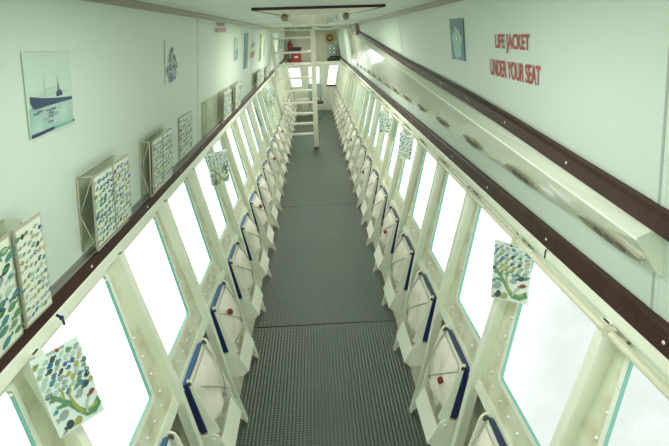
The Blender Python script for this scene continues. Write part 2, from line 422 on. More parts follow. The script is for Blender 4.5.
b = wall_text(-1, [('LIFE JACKET', 6.46, 6.86, 2.035, 2.093), ('UNDER YOUR SEAT', 6.40, 6.88, 1.925, 1.995)])
tag(b.build('stencilled_notice', recalc=False), 'faint red two-line lettering between narrow posters far down left wall', 'sign')
b = MB(); text_faces(b, 'WATCH YOUR HEAD', (-.46, 9.297, ceil_z(9.4) - .046), Vector((1, 0, 0)), UPV, .48, .044, 'black')
tag(b.build('beam_lettering', recalc=False), 'tiny black lettering on the ceiling cross beam at the ladder top', 'sign')

# ------------------------------------------------------------------ posters on the walls
def wall_quad(s, y0, y1, z0, z1, off=.003): return [wp(s, y0, z0, off), wp(s, y1, z0, off), wp(s, y1, z1, off), wp(s, y0, z1, off)]
def slab(mb, q, nrm, t, m, edge=None):
    q = [Vector(p) for p in q]; mb.prism(q, Vector(nrm) * t, m)
def bil(q, u, v):
    a, b_, c_, d = [Vector(p) for p in q]; return a.lerp(b_, u).lerp(d.lerp(c_, u), v)
def decal(mb, q, n, loop, m, off):
    mb.poly([bil(q, u, v) + n * off for u, v in loop], m)
NL = Vector((1, 0, SL)).normalized(); NR = Vector((-1, 0, SL)).normalized()
# ship photograph (left): u runs away from the viewer, v up
q = [wp(-1, 1.332, 1.962), wp(-1, 1.590, 1.957), wp(-1, 1.597, 2.170), wp(-1, 1.337, 2.177)]
b = MB(); slab(b, q, NL, .002, 'sky')
po = b.build('ship_photograph'); tag(po, 'large faded photograph of a ship on sea, left wall near front', 'photograph')
b = MB(); decal(b, q, NL, [(.02, .04), (.98, .05), (.98, .38), (.02, .36)], 'sea', .0026)
b.build('sea_print', po, recalc=False)
b = MB()
decal(b, q, NL, [(.05, .43), (.10, .345), (.16, .335), (.55, .355), (.97, .365), (.98, .405), (.60, .425), (.30, .455), (.06, .495)], 'ship', .0032)
decal(b, q, NL, [(.36, .44), (.375, .44), (.372, .74), (.366, .74)], F['mist'], .0032)
for i in range(40):
    u, v = rnd.gauss(.45, .12), rnd.uniform(.12, .34)
    decal(b, q, NL, [(u - .06, v - .012), (u + .05, v - .015), (u + .07, v + .012), (u - .05, v + .015)], F[rnd.choice(('mist', 'grey', 'slate', 'pale'))], .0028 + i * 1e-5)
for (u0, u1, v0, v1) in ((.15, .9, .46, .52), (.3, .75, .52, .58)):
    decal(b, q, NL, [(u0, v0), (u1, v0 + .01), (u1 - .1, v1), (u0 + .12, v1 - .01)], F['mist'], .0027)
decal(b, q, NL, [(.60, .44), (.76, .45), (.72, .52), (.68, .52), (.67, .62), (.655, .62), (.65, .52), (.61, .50)], 'ship', .0032)
decal(b, q, NL, [(.655, .62), (.67, .62), (.668, .70), (.657, .70)], F['grey'], .0032)
b.build('ship_print', po, recalc=False)
b = MB(); decal(b, q, NL, [(.02, .0), (.50, .03), (.50, .07), (.02, .045)], 'navy', .0034); decal(b, q, NL, [(.50, .03), (1, .05), (1, .09), (.50, .07)], 'teal', .0034)
decal(b, q, NL, [(.95, .05), (1, .05), (1, .09), (.95, .09)], 'ship', .0036)
b.build('lower_strip', po, recalc=False)
# pale print of dark branching shape (left)
q = [wp(-1, 2.635, 1.972), wp(-1, 2.885, 1.995), wp(-1, 2.890, 2.182), wp(-1, 2.634, 2.182)]
b = MB(); slab(b, q, NL, .002, 'wall'); po = b.build('pale_print'); tag(po, 'small pale print with blurred dark blue-green figure, left wall before seam', 'print')
b = MB()
for i in range(170):
    v = rnd.random() ** 1.1 * .80 + .02; w_ = .44 * max(.25, 1 - abs(v - .33) * 1.5); u = .5 + rnd.uniform(-w_, w_)
    a = rnd.uniform(.02, .07); h_ = rnd.uniform(.015, .05); an = rnd.uniform(0, pi)
    decal(b, q, NL, [(u + cos(t) * a * cos(an) - sin(t) * h_ * sin(an), v + cos(t) * a * sin(an) + sin(t) * h_ * cos(an)) for t in [k * pi / 3 for k in range(6)]],
          [F['teal'], F['slate'], F['grey'], M['ship'], F['pale'], F['grey'], F['slate']][rnd.randrange(7)], .0026 + i * 1e-5)
b.build('figure_print', po, recalc=False)
# blue photograph (right)
q = [wp(1, 2.730, 2.043), wp(1, 2.497, 2.043), wp(1, 2.485, 2.235), wp(1, 2.728, 2.238)]
b = MB(); slab(b, q, NR, .003, 'bluephoto'); po = b.build('blue_photograph'); tag(po, 'small dark blue underwater photograph on the right wall', 'photograph')
b = MB()
lp = [(.5 + (.34 + .07 * sin(5 * t)) * cos(t), .42 + (.38 + .05 * cos(7 * t)) * sin(t)) for t in [k * pi / 14 for k in range(28)]]
decal(b, q, NR, lp, 'photolight', .0036)
decal(b, q, NR, [(.42, .5), (.5, .46), (.52, .56), (.45, .58)], 'white', .004)
b.build('light_patch', po, recalc=False)
# narrow far posters (left)
for (ya, yb, za, zb, m1, m2, lb) in (
    (5.02, 5.29, 1.965, 2.172, F['pale'], F['teal'], 'faded narrow poster with dark foot, first beyond the small notice on left wall'),
    (5.79, 6.11, 1.84, 2.214, F['teal'], M['ship'], 'tall dark teal poster on left wall, beside two-line red lettering'),
    (7.55, 7.80, 1.83, 2.198, F['olive'], F['dark'], 'thin olive poster with dark top far along left wall'),
    (8.24, 8.42, 1.88, 2.12, F['pale'], F['grey'], 'small pale poster beside the ladder top on left wall'),
    (12.1, 12.4, 1.84, 2.08, F['teal'], F['grey'], 'nearest thin teal poster seen between ladder rungs, left wall'),
    (13.0, 13.3, 1.84, 2.08, F['teal'], F['pale'], 'middle thin teal poster seen between ladder rungs, left wall'),
    (13.9, 14.2, 1.84, 2.08, F['teal'], F['grey'], 'farthest thin teal poster seen between ladder rungs, left wall')):
    q = wall_quad(-1, ya, yb, za, zb); b = MB(); slab(b, q, NL, .003, m1); po = b.build('narrow_poster'); tag(po, lb, 'poster', 'narrow posters on left wall')
    b = MB()
    for i in range(9):
        u, v = rnd.uniform(.3, .7), .06 + i * .05
        decal(b, q, NL, [(u - .2, v - .04), (u + .2, v - .03), (u + .15, v + .05), (u - .18, v + .04)], m2, .0036 + i * 2e-5)
    b.build('poster_print', po, recalc=False)

# ------------------------------------------------------------------ fish charts
def fish(mb, q, n, u, v, a, h, ang, m, off, asp):
    lp = [(-1, 0), (-.75, .55), (-.25, .95), (.3, .8), (.7, .25), (1.15, .6), (1.05, 0), (1.15, -.6), (.7, -.25), (.3, -.75), (-.3, -.85), (-.8, -.5)]
    if ang < 0: lp = [(-x, y) for x, y in lp][::-1]
    an = abs(ang) * .25; 
    mb.poly([bil(q, u + (x * a * cos(an) - y * h * sin(an)), v + (x * a * sin(an) + y * h * cos(an)) * asp) + n * off for x, y in lp], m)
def chart_print(mb, q, n, rows, cols, coral, seed, off=.002, pal=None):
    r = random.Random(seed); e1 = (Vector(q[1]) - Vector(q[0])).length; e2 = (Vector(q[3]) - Vector(q[0])).length; asp = e1 / e2
    keys = pal or ['green', 'olive', 'teal', 'slate', 'grey', 'pale', 'grey', 'sand', 'mist', 'pale', 'green', 'blue']
    top = .93; bot = .42 if coral else .05
    for i in range(rows):
        for j in range(cols):
            u = .5 / cols + j / cols + r.uniform(-.05, .05) / cols * 2 + (.18 / cols if i % 2 else -.12 / cols); v = top - (i + .5) * (top - bot) / rows + r.uniform(-.25, .25) * (.35 if coral else 1) * (top - bot) / rows 
            m = F[r.choice(keys)]
            if r.random() < .07: m = F['dark']
            a = (.40 if coral else .45) / cols * r.uniform(.85, 1.1); h = min(a * r.uniform(.42, .8), (.31 if coral else .40) / rows / asp)
            fish(mb, q, n, u, v, a, h, r.choice((-1, 1)) * r.uniform(.1, 1.6), m, off, asp)
            if r.random() < (.25 if coral else .6): fish(mb, q, n, u, v + h * .15 * asp, a * .55, h * .5, .2, F[r.choice(keys)], off + .0003, asp)
    if coral:
        # branching coral and big fish in the lower part
        def strip(pts, w, m, o):
            L_ = []; R_ = []
            for i, (x, y) in enumerate(pts):
                x2, y2 = pts[min(i + 1, len(pts) - 1)]; x1, y1 = pts[max(i - 1, 0)]; d = math.hypot(x2 - x1, y2 - y1) or 1
                ww = w * (1 - .6 * i / len(pts)); L_.append((x - (y2 - y1) / d * ww, y + (x2 - x1) / d * ww)); R_.append((x + (y2 - y1) / d * ww, y - (x2 - x1) / d * ww))
            mb.poly([bil(q, *p) + n * o for p in L_ + R_[::-1]], m)
        strip([(.97, .17), (.8, .09), (.62, .10), (.48, .20), (.36, .32), (.22, .42), (.10, .50)], .055, F['green'], off + .0002)
        strip([(.55, .13), (.45, .28), (.42, .40), (.50, .50)], .035, F['olive'], off + .0004)
        strip([(.36, .32), (.25, .33), (.12, .34)], .03, F['green'], off + .0003)
        strip([(.30, .38), (.32, .48), (.28, .55)], .022, F['olive'], off + .0005)
        strip([(.62, .10), (.70, .22), (.82, .28)], .03, F['pale'], off + .0005)
        strip([(.9, .16), (.8, .13), (.66, .13)], .02, F['olive'], off + .0007)
        for (u, v, a, h, m) in ((.18, .22, .13, .06, 'grey'), (.22, .08, .10, .06, 'dark'), (.40, .07, .10, .055, 'olive'), (.80, .42, .10, .04, 'dark'), (.62, .36, .09, .05, 'grey'),
                                (.85, .30, .10, .035, 'rust'), (.08, .30, .05, .03, 'teal'), (.70, .47, .08, .03, 'teal'), (.10, .03, .06, .02, 'grey')):
            fish(mb, q, n, u, v, a, h, -.8, F[m], off + .0006, asp)
def card(corners, label, seed, rows=8, cols=6, coral=True, group='fish charts hung on the window frames', cat='fish chart'):
    """corners: top-left, top-right, bottom-right, bottom-left as seen from the aisle"""
    tl, tr, br, bl = [Vector(p) for p in corners]; q = [bl, br, tr, tl]
    n = (br - bl).cross(tl - bl).normalized()
    if n.dot(Vector((0, 0, H)) - bl) < 0: n = -n
    b = MB(); slab(b, [p - n * .003 for p in q], n, .003, 'chart'); o = b.build('fish_chart'); tag(o, label, cat, group)
    b = MB(); chart_print(b, q, n, rows, cols, coral, seed, .0012); b.build('fish_print', o, recalc=False)
    b = MB()   # title line and border
    for i in range(7): 
        u = .30 + i * .055; b.poly([bil(q, u, .955) + n * .0012, bil(q, u + .04, .955) + n * .0012, bil(q, u + .04, .98) + n * .0012, bil(q, u, .98) + n * .0012], F['grey'])
    b.build('chart_heading', o, recalc=False)
    b = MB(); c_ = bil(q, .5, .965); b.disc(c_ , n, .0045, .006, 'redbox', 10); b.build('pin', o)
    return o
def hp(s, y, z, off=.085): return Vector((s * (.84 - .25 * (1.44 - z) - off), y, z))
card([hp(-1, 1.094, 1.442), hp(-1, 1.304, 1.379), hp(-1, 1.248, 1.148), hp(-1, 1.051, 1.232)], 'laminated reef fish chart hanging lowest in front of nearest left window pillar', 1)
card([hp(-1, 3.401, 1.44), hp(-1, 4.063, 1.335), hp(-1, 3.755, 1.148), hp(-1, 3.241, 1.263)], 'fish chart tilted on the window pillar midway along left side', 2)
card([hp(-1, 8.28, 1.409), hp(-1, 9.577, 1.27), hp(-1, 8.92, 1.094), hp(-1, 7.815, 1.221)], 'small distant fish chart on left windows next to the ladder', 3, 5, 4)
card([hp(1, 1.923, 1.355, .082), hp(1, 1.616, 1.44, .082), hp(1, 1.514, 1.275, .082), hp(1, 1.787, 1.155, .082)], 'largest fish chart on the right, hanging under the pipe between big windows', 4)
card([hp(1, 4.347, 1.365, .082), hp(1, 3.805, 1.416, .082), hp(1, 3.721, 1.255, .082), hp(1, 4.176, 1.168, .082)], 'fish chart on right windows, green toned, second from the viewer', 5, 8, 5, False)
card([hp(1, 5.732, 1.354, .082), hp(1, 4.813, 1.399, .082), hp(1, 4.8, 1.256, .082), hp(1, 5.43, 1.157, .082)], 'farthest fish chart on the right windows, pale with green coral', 6, 7, 5)
# dark tape strip on a left window
b = MB(); slab(b, [hp(-1, 6.33, 1.345, .07), hp(-1, 6.42, 1.345, .07), hp(-1, 6.46, 1.10, .07), hp(-1, 6.38, 1.10, .07)], NL, .003, 'tealdark')
tag(b.build('dark_strip'), 'thin dark strip hanging in front of a left window', 'strip')

# holders with charts on the left wall (stand on the rail)
def chart_board(corners, n, label, seed, rows, cols, group='fish identification charts in the wall holders', pal=None, name='chart_board', thick=.006):
    q = [Vector(p) for p in corners]      # bl br tr tl
    b = MB(); slab(b, [p - n * thick for p in q], n, thick, 'frameb'); o = b.build(name); tag(o, label, 'fish chart', group)
    b = MB(); m_ = .035; b.poly([bil(q, u, v) + n * .0006 for u, v in ((m_, m_ * .7), (1 - m_, m_ * .7), (1 - m_, 1 - m_ * .7), (m_, 1 - m_ * .7))], 'chartw'); b.build('chart_sheet', o, recalc=False)
    b = MB(); chart_print(b, q, n, rows, cols, False, seed, .0014, pal); b.build('fish_print', o, recalc=False)
    return o
PAL2 = ['teal', 'green', 'grey', 'teal', 'green', 'pale', 'blue']
def holder(y0, y1, z0, z1, depth, label, skew=0):
    """clear box holder fixed to the left wall"""
    def p(y, z, d): return Vector((-(wall_x(z0) - d) if False else -(wall_x(z) - d), y, z))
    t = empty('acrylic_holder', (-(wall_x(z0)), (y0 + y1) / 2, z0), label, 'chart holder', 'acrylic holders on left wall')
    inv = Matrix.Translation(-t.location)
    def loc(pts): return [inv @ Vector(q_) for q_ in pts]
    b = MB(); b.prism(loc([p(y0, z0, .001), p(y1, z0, .001), p(y1, z1, .001), p(y0, z1, .001)]), (.004, 0, 0), 'acrylic'); b.build('back_panel', t)
    b = MB()
    b.prism(loc([p(y0, z0, .002), p(y0, z0, depth), p(y0, z1, depth), p(y0, z1, .002)]), (0, .003, 0), 'acrylic')
    b.build('side_panel', t)
    b = MB(); b.prism(loc([p(y1, z0, .002), p(y1, z0, depth), p(y1, z1, depth), p(y1, z1, .002)]), (0, .003, 0), 'acrylic'); b.build('side_panel', t)
    b = MB()
    for (ya, za, da, yb_, zb_, db) in ((y0, z0, depth, y0, z1, depth), (y0, z0, .004, y0, z1, .004), (y0, z1, .004, y0, z1, depth), (y0, z1, .004, y1, z1, .004), (y0, z0, depth, y1, z0, depth), (y1, z0, depth, y1, z1, depth)):
        b.tube(loc([p(ya, za, da), p(yb_, zb_, db)]), .0028, 'frameb', 6)
    # diagonal brace seen through the side
    b.tube(loc([p(y0, z0, depth), p(y0, (z0 + z1) / 2, .004)]), .002, 'frameb', 6); b.tube(loc([p(y0, z1, depth), p(y0, (z0 + z1) / 2, .004)]), .002, 'frameb', 6)
    b.build('edge_strip', t)
    return t
def wpt(y, z, d): return Vector((-(wall_x(z) - d), y, z))
def board_pair(y0, ym, y1, z0, z1, d, labs, seed, rows, cols, gap=.006, pal=None):
    for i, (a, c_) in enumerate(((y0, ym - gap / 2), (ym + gap / 2, y1))):
        chart_board([wpt(a, z0, d), wpt(c_, z0, d), wpt(c_, z1, d), wpt(a, z1, d)], NL, labs[i], seed + i, rows, cols, pal=pal if i == 0 else None)
holder(.80, 1.17, 1.525, 1.80, .045, 'clear holder nearest the viewer on left wall')
chart_board([wpt(.90, 1.515, .052), wpt(1.105, 1.52, .052), wpt(1.105, 1.79, .052), wpt(.90, 1.785, .052)], NL, 'leftmost fish chart cut off by photo edge, dark fish on white', 11, 10, 4, pal=PAL2)
chart_board([wpt(1.118, 1.525, .055), wpt(1.250, 1.522, .055), wpt(1.240, 1.792, .055), wpt(1.118, 1.79, .055)], NL, 'nearest full fish chart in the first holder, yellow and green fish', 12, 11, 6)
holder(1.575, 1.88, 1.535, 1.792, .052, 'clear holder with two boards, second on left wall')
board_pair(1.570, 1.738, 1.905, 1.545, 1.792, .056, ['dark green fish chart, nearer board of second holder', 'blue and sand fish chart, farther board of second holder'], 14, 11, 5, pal=PAL2)
holder(2.20, 2.55, 1.525, 1.775, .045, 'clear holder third along left wall')
board_pair(2.240, 2.40, 2.566, 1.530, 1.772, .048, ['green fish chart, nearer board of third holder', 'sandy fish chart, farther board of third holder'], 16, 11, 5)
chart_board([wpt(2.895, 1.525, .006), wpt(3.213, 1.525, .006), wpt(3.215, 1.765, .006), wpt(2.89, 1.770, .006)], NL, 'single flat fish chart against left wall just before seam', 18, 9, 5, thick=.003)
holder(3.55, 4.12, 1.525, 1.765, .03, 'empty clear holder fixed just past the left wall seam')
holder(4.15, 4.66, 1.525, 1.765, .04, 'clear holder fifth along left wall with one dull chart')
chart_board([wpt(4.24, 1.53, .043), wpt(4.68, 1.53, .043), wpt(4.62, 1.755, .043), wpt(4.22, 1.76, .043)], NL, 'dull fish chart in fifth holder, past empty holder', 20, 8, 5)
holder(4.80, 5.30, 1.525, 1.76, .04, 'clear holder sixth along left wall')
chart_board([wpt(4.92, 1.53, .043), wpt(5.33, 1.53, .043), wpt(5.30, 1.75, .043), wpt(4.90, 1.755, .043)], NL, 'fish chart in sixth holder under the narrow posters', 21, 8, 5)
holder(6.7, 7.9, 1.525, 1.72, .04, 'long clear holder far along left wall')
board_pair(6.95, 7.45, 8.0, 1.53, 1.715, .043, ['nearer board of the far long holder on left wall', 'farther board of the far long holder on left wall'], 22, 6, 4)
holder(8.35, 9.1, 1.525, 1.69, .04, 'last small clear holder beside the ladder on left wall')
chart_board([wpt(8.5, 1.53, .043), wpt(9.15, 1.53, .043), wpt(9.1, 1.685, .043), wpt(8.5, 1.685, .043)], NL, 'small dark chart in last holder by the ladder', 24, 6, 4)
# small clips on the left rail
b = MB(); b.tube([(-.758, 1.262, 1.478), (-.745, 1.262, 1.468), (-.742, 1.262, 1.445)], .004, 'navy', 8); b.disc((-.748, 1.262, 1.467), (1, 0, 0), .007, .006, 'navy', 10)
tag(b.build('rail_hook'), 'tiny dark blue hook on left brown rail', 'hook')
b = MB(); b.tube([(.763, 1.50, 1.500), (.750, 1.50, 1.490), (.750, 1.50, 1.462)], .003, 'dark', 8); b.disc((.757, 1.50, 1.488), (-1, 0, 0), .006, .005, 'steel', 10)
tag(b.build('rail_hook'), 'tiny steel hook on right brown rail', 'hook')

# ------------------------------------------------------------------ right side: pipe, duct, upper rail
t = empty('long_pipe', (.762, 0, 1.418), 'cream painted pipe running below the right brown rail', 'pipe')
b = MB(); b.tube([(0, YB + .01, 0), (0, 3, 0), (0, 8, 0), (0, 14.6, 0)], .012, 'pipe', 12); b.build('pipe_run', t)
for k in range(-5, 19):
    b = MB(); y = bay_y(k) - .04
    b.prism([(.004, y - .045, -.006), (.045, y - .050, -.004), (.045, y + .030, -.004), (.018, y + .03, -.006)], (0, 0, -.004), 'hull')
    b.prism([(-.015, y - .010, -.014), (.014, y - .010, -.014), (.014, y - .010, .014), (-.015, y - .010, .014)], (0, .020, 0), 'pipe')
    b.dome((.026, y - .046, -.002), (-1, -.6, 0), .006, .005, 'dark', 8)
    b.build('pipe_clamp', t)
def up_z(y):
    pts = [(.2, 1.720), (.97, 1.784), (1.9, 1.852), (2.47, 1.886), (4, 1.955), (7.9, 2.175), (12, 2.40)]
    for (a_, b_), (c_, d_) in zip(pts, pts[1:]):
        if y <= c_: return b_ + (d_ - b_) * (y - a_) / (c_ - a_)
t = None
b = MB()
def uprail(y):
    z = up_z(y) ; return [(wall_x(z) + .01, y, z + .021), (wall_x(z) - .020, y, z + .019), (wall_x(z) - .030, y, z + .012), (wall_x(z) - .030, y, z - .028), (wall_x(z) + .01, y, z - .032)]
RR = [uprail(y) for y in (.2, .97, 1.9, 2.47, 3.2, 4, 6, 7.9)]; n = 5
b.faces([p for r in RR for p in r], [[j * n + i, j * n + (i + 1) % n, (j + 1) * n + (i + 1) % n, (j + 1) * n + i] for j in range(len(RR) - 1) for i in range(n)], 'wood'); b.poly(RR[0][::-1], 'wood'); b.poly(RR[-1], 'wood')
for j in range(14):
    y = .92 + j * .5; z = up_z(y) - .005; b.dome((wall_x(z) - .030, y, z), (-1, 0, 0), .006, .003, 'steel', 6)
o = b.build('trim_350'); o['kind'] = 'structure'
b = MB(); b.box(.655, .74, 7.85, 8.15, 2.14, ceil_z(8) , 'trimw'); o = b.build('trim_351'); o['kind'] = 'structure'
# duct
du = empty('air_duct', (.75, .97, 1.66), 'long white tapering air duct box fixed along right wall', 'air duct')
def duct_prof(y, shrink=0):
    zt = up_z(y) - .026; ze = 1.742 + .053 * (y - 1) + .0; zb = 1.648 - .004 * y
    zt = max(zt, ze); wid = .066
    e = wall_x(ze) - wid * (1 - shrink);
    v = [(wall_x(zt) + .01, zt), (wall_x(zt) - .02, zt), (e, ze), (e - .0005, ze - .007), (wall_x(zb) - .012, zb), (wall_x(zb) + .01, zb - .002)]
    return [Vector((x, y, z)) - du.location for x, z in v]
b = MB(); ys = [1.01, 1.5, 2.2, 3, 4, 5, 6, 7, 8, 8.6]; rings = [duct_prof(y) for y in ys] + [duct_prof(10.3, .97)]; n = 6
V = [p for r in rings for p in r]
b.faces(V, [[i * n + k, i * n + (k + 1) % n, (i + 1) * n + (k + 1) % n, (i + 1) * n + k] for i in range(len(rings) - 1) for k in range(n)], 'duct')
b.poly(rings[0][::-1], 'duct'); b.poly(rings[-1], 'duct')
o = b.build('duct_casing', du)
for j in range(16):     # oval outlet plates low on the slanted face
    y = 1.185 + j * .60
    if y > 9.5: break
    L_ = .15
    def fp(yy, t):   # point on the slanted face
        r = duct_prof(yy); return r[3].lerp(r[4], t)
    h_ = duct_prof(y); fh = (h_[3] - h_[4]).length; t0 = 1 - min(.9, .040 / fh)
    nrm = (fp(y + .1, .5) - fp(y, .5)).cross(h_[4] - h_[3]).normalized()
    if nrm.x > 0: nrm = -nrm
    cen = fp(y, t0); up = (h_[3] - h_[4]).normalized(); al = (fp(y + .1, t0) - cen).normalized()
    b = MB(); lp = []
    for k in range(20):
        a = 2 * pi * k / 20; lp.append(cen + al * cos(a) * L_ + up * (1 if sin(a) > 0 else -1) * .026 * abs(sin(a)) ** 1.35 + nrm * .001)
    b.prism(lp, nrm * .008, 'vent')  # plate colour darkened to stand in for the shadow under it
    vp = b.build('outlet_plate', du)
    b = MB()
    for q_ in (-.45, -.1, .25):
        b.prism([cen + al * (q_ * L_ + cos(a) * .022) + up * sin(a) * .012 + nrm * .0085 for a in [2 * pi * k / 12 for k in range(12)]], nrm * .002, 'dark')
    b.build('outlet_slot', vp)

# ------------------------------------------------------------------ ceiling hatch
hz = ceil_z(3.3)
t = empty('ceiling_hatch', (.04, 3.35, hz), 'pale ceiling hatch with dark rim and two round catches', 'hatch')
b = MB()   # dark rim around the opening
cn = [(-.355, -.40), (.385, -.30), (.315, .62), (-.27, .50)]
for i in range(4):
    if i == 2: continue
    a = Vector((*cn[i], .002)); c_ = Vector((*cn[(i + 1) % 4], .002)); d = (c_ - a).normalized(); nn = Vector((-d.y, d.x, 0))
    b.prism([a, c_, c_ + nn * .020, a + nn * .020], (0, 0, -.014), 'wood')
a = Vector((cn[3][0], cn[3][1], .002))
b.prism([(-.27, .48, .002), (-.18, .50, .002), (-.18, .53, .002), (-.27, .51, .002)], (0, 0, -.014), 'wood')
b.prism([(.21, .60, .002), (.315, .62, .002), (.315, .65, .002), (.21, .63, .002)], (0, 0, -.014), 'wood')
b.build('rim', t)
b = MB(); b.prism([(-.34, -.38, -.001), (.36, -.28, -.001), (.30, .60, -.001), (-.25, .48, -.001)], (0, 0, -.010), 'cream'); b.build('lid', t)
for x, y in ((-.215, .33), (.215, .50)):
    b = MB(); b.tube([(x, y, -.010), (x, y, -.026)], .012, 'dark', 10)
    b.tube([(x, y, -.020), (x, y, -.034), (x, y, -.046)], .024, 'vent', 16); b.dome((x, y, -.046), (0, 0, -1), .024, .014, 'vent', 16)
    b.build('catch', t)
b = MB(); yy = 4.0
b.prism([(-.26, yy, ceil_z(yy) + .001), (.33, yy, ceil_z(yy) + .001), (.22, 7.4, ceil_z(7.4) + .001), (-.22, 7.4, ceil_z(7.4) + .001)], (0, 0, -.010), 'duct')
tag(b.build('trim_360'), kind='structure')
b = MB(); b.tube([(.12, 9.0, ceil_z(9)), (.12, 9.0, ceil_z(9) - .02), (.2, 8.9, ceil_z(9) - .03), (.36, 8.9, ceil_z(9) - .03)], .010, 'greysheen', 8)
tag(b.build('ceiling_hook'), 'small grey handle on the ceiling right of ladder post', 'handle')

# ------------------------------------------------------------------ ladder
lt = empty('boarding_ladder', (-.3, 9.9, .006), 'cream painted steel ladder standing in the aisle up to ceiling', 'ladder')
o0 = lt.location
def ladder_local(p): return Vector(p) - o0
b = MB(); b.prism([ladder_local(p) for p in ((-.585, 9.95, .008), (-.515, 9.95, .008), (-.515, 10.03, .008), (-.585, 10.03, .008))], (-.20, -.20, 2.28), 'ladder'); b.build('side_rail', lt, bevel=.006)
b = MB(); b.prism([ladder_local(p) for p in ((-.045, 9.94, .03), (.045, 9.94, .03), (.045, 10.04, .03), (-.045, 10.04, .03))], (.03, -.20, 2.25), 'ladder'); b.build('side_rail', lt, bevel=.006)
b = MB(); b.prism([ladder_local(p) for p in ((-.055, 9.93, .007), (.055, 9.93, .007), (.055, 10.05, .007), (-.055, 10.05, .007))], (0, 0, .035), 'dark'); b.build('rubber_foot', lt)
for z in (2.09, 1.84, 1.62, 1.375, 1.14, .91, .70, .50, .29):
    f_ = z / 2.27; xl = -.55 - .20 * f_ + .02; xr = 0 + .03 * f_ - .02; y = 9.985 - .20 * f_
    b = MB(); b.prism([ladder_local(p) for p in ((xl, y - .045, z), (xr, y - .045, z), (xr, y + .045, z), (xl, y + .045, z))], (0, 0, .035), 'ladder'); b.build('rung', lt, bevel=.004)

# ------------------------------------------------------------------ things at the far end
ys_ = 14.95
t = empty('red_cabinet', (-.45, ys_, 1.415), 'red box with black top on the far shelf', 'box')
b = MB(); b.box(-.145, .145, -.1, .1, 0, .29, 'redbox'); b.build('body', t, bevel=.01)
b = MB(); b.box(-.13, .15, -.105, .1, .29, .40, 'black'); b.box(-.05, .05, -.11, -.10, .12, .16, 'white'); b.build('top_cover', t, bevel=.01)
t = empty('fire_extinguisher', (-.615, ys_ - .02, 1.415), 'dark red fire extinguisher at the left end of the far shelf', 'extinguisher')
b = MB(); b.tube([(0, 0, .0), (0, 0, .42), (0, 0, .50)], .062, 'redbox', 16); b.build('cylinder', t)
b = MB(); b.tube([(0, 0, .50), (0, 0, .56)], .022, 'black', 10); b.box(-.03, .09, -.012, .012, .56, .575, 'black'); b.box(-.03, .07, -.012, .012, .60, .612, 'black'); b.build('valve', t)
b = MB(); b.tube([(.02, 0, .54), (.075, -.02, .50), (.08, -.03, .3), (.07, -.03, .2)], .010, 'black', 8); b.build('hose', t)
b = MB(); b.box(-.035, .035, -.066, -.055, .10, .26, 'teal'); b.build('label_plate', t)
t = empty('instrument_panel', (.572, ys_ + .15, 1.50), 'teal grey instrument box with white dials on far wall', 'instrument')
b = MB(); b.box(-.12, .12, -.05, .1, 0, .36, 'console'); b.build('housing', t, bevel=.01)
for x, z in ((-.055, .25), (.055, .25), (-.055, .13), (.055, .13)):
    b = MB(); b.disc((x, -.05, z), (0, -1, 0), .045, .008, 'black'); b.disc((x, -.058, z), (0, -1, 0), .032, .003, 'white'); b.build('dial', t)
t = empty('black_radio', (.62, ys_ - .05, 1.415), 'black radio handset resting on the shelf below the instrument box', 'radio')
b = MB(); b.box(-.20, .17, -.06, .06, 0, .075, 'black'); b.build('body', t, bevel=.01)
b = MB(); b.tube([(-.12, -.02, .10), (-.05, -.02, .12), (.06, -.02, .12), (.13, -.02, .10)], .024, 'black', 10); b.build('handset', t)
t = empty('ring_sign', (.53, YE - .01, 1.90), 'cream yellow square plaque with brown ring on far wall', 'plaque')
b = MB(); b.box(-.13, .13, -.012, .004, 0, .25, 'yellow'); b.build('plate', t)
b = MB(); n = 20; b.tube([(.07 * cos(2 * pi * k / n), -.02, .125 + .07 * sin(2 * pi * k / n)) for k in range(n + 1)], .022, 'brown', 8, False); b.build('ring', t)
b = MB(); b.box(.66, .76, YE - .05, YE + .01, 1.50, 1.92, 'white'); tag(b.build('white_switch_box', bevel=.008), 'white upright box beside the instrument panel on far wall', 'box')
b = MB(); b.box(-.05, .05, 14.86, 14.96, 1.415, 1.52, 'teal')
# operator seat in the bow
t = empty('bow_chair', (.04, 13.75, .006), 'grey-green padded chair facing forward beyond the ladder', 'chair')
b = MB(); b.tube([(0, 0, .0), (0, 0, .02)], .16, 'greysheen', 20); b.tube([(0, 0, .02), (0, 0, .40)], .035, 'dark', 12); b.build('pedestal', t)
b = MB(); b.box(-.20, .20, -.18, .20, .40, .47, 'dark'); b.box(-.19, .19, -.17, .19, .47, .53, 'console'); b.build('seat', t, bevel=.015)
b = MB(); b.prism([(-.19, -.20, .56), (.19, -.20, .56), (.19, -.15, .56), (-.19, -.15, .56)], (0, -.04, .37), 'console'); b.build('backrest', t, bevel=.015)
b = MB(); b.tube([(-.12, -.1, .44), (-.12, -.185, .50), (-.12, -.2, .75)], .012, 'dark', 8); b.build('back_strut', t)
b = MB(); b.tube([(.12, -.1, .44), (.12, -.185, .50), (.12, -.2, .75)], .012, 'dark', 8); b.build('back_strut', t)
t = empty('bench_locker', (-.30, 14.55, 0), 'low cream locker bench with curved front against the bow', 'bench')
cv = [(-.22, -.25), (-.05, -.30), (.12, -.22), (.20, -.02), (.20, .35), (-.22, .35)]
b = MB(); b.prism([(x, y, .001) for x, y in cv], (0, 0, .40), 'cream'); b.build('box', t)
b = MB(); b.prism([(x * 1.05, y * 1.05, .401) for x, y in cv], (0, 0, .03), 'ladder'); b.build('lid', t)
b = MB(); b.prism([(x * 1.06, y * 1.06, .39) for x, y in cv], (0, 0, .011), 'dark'); b.build('lid_edge', t)

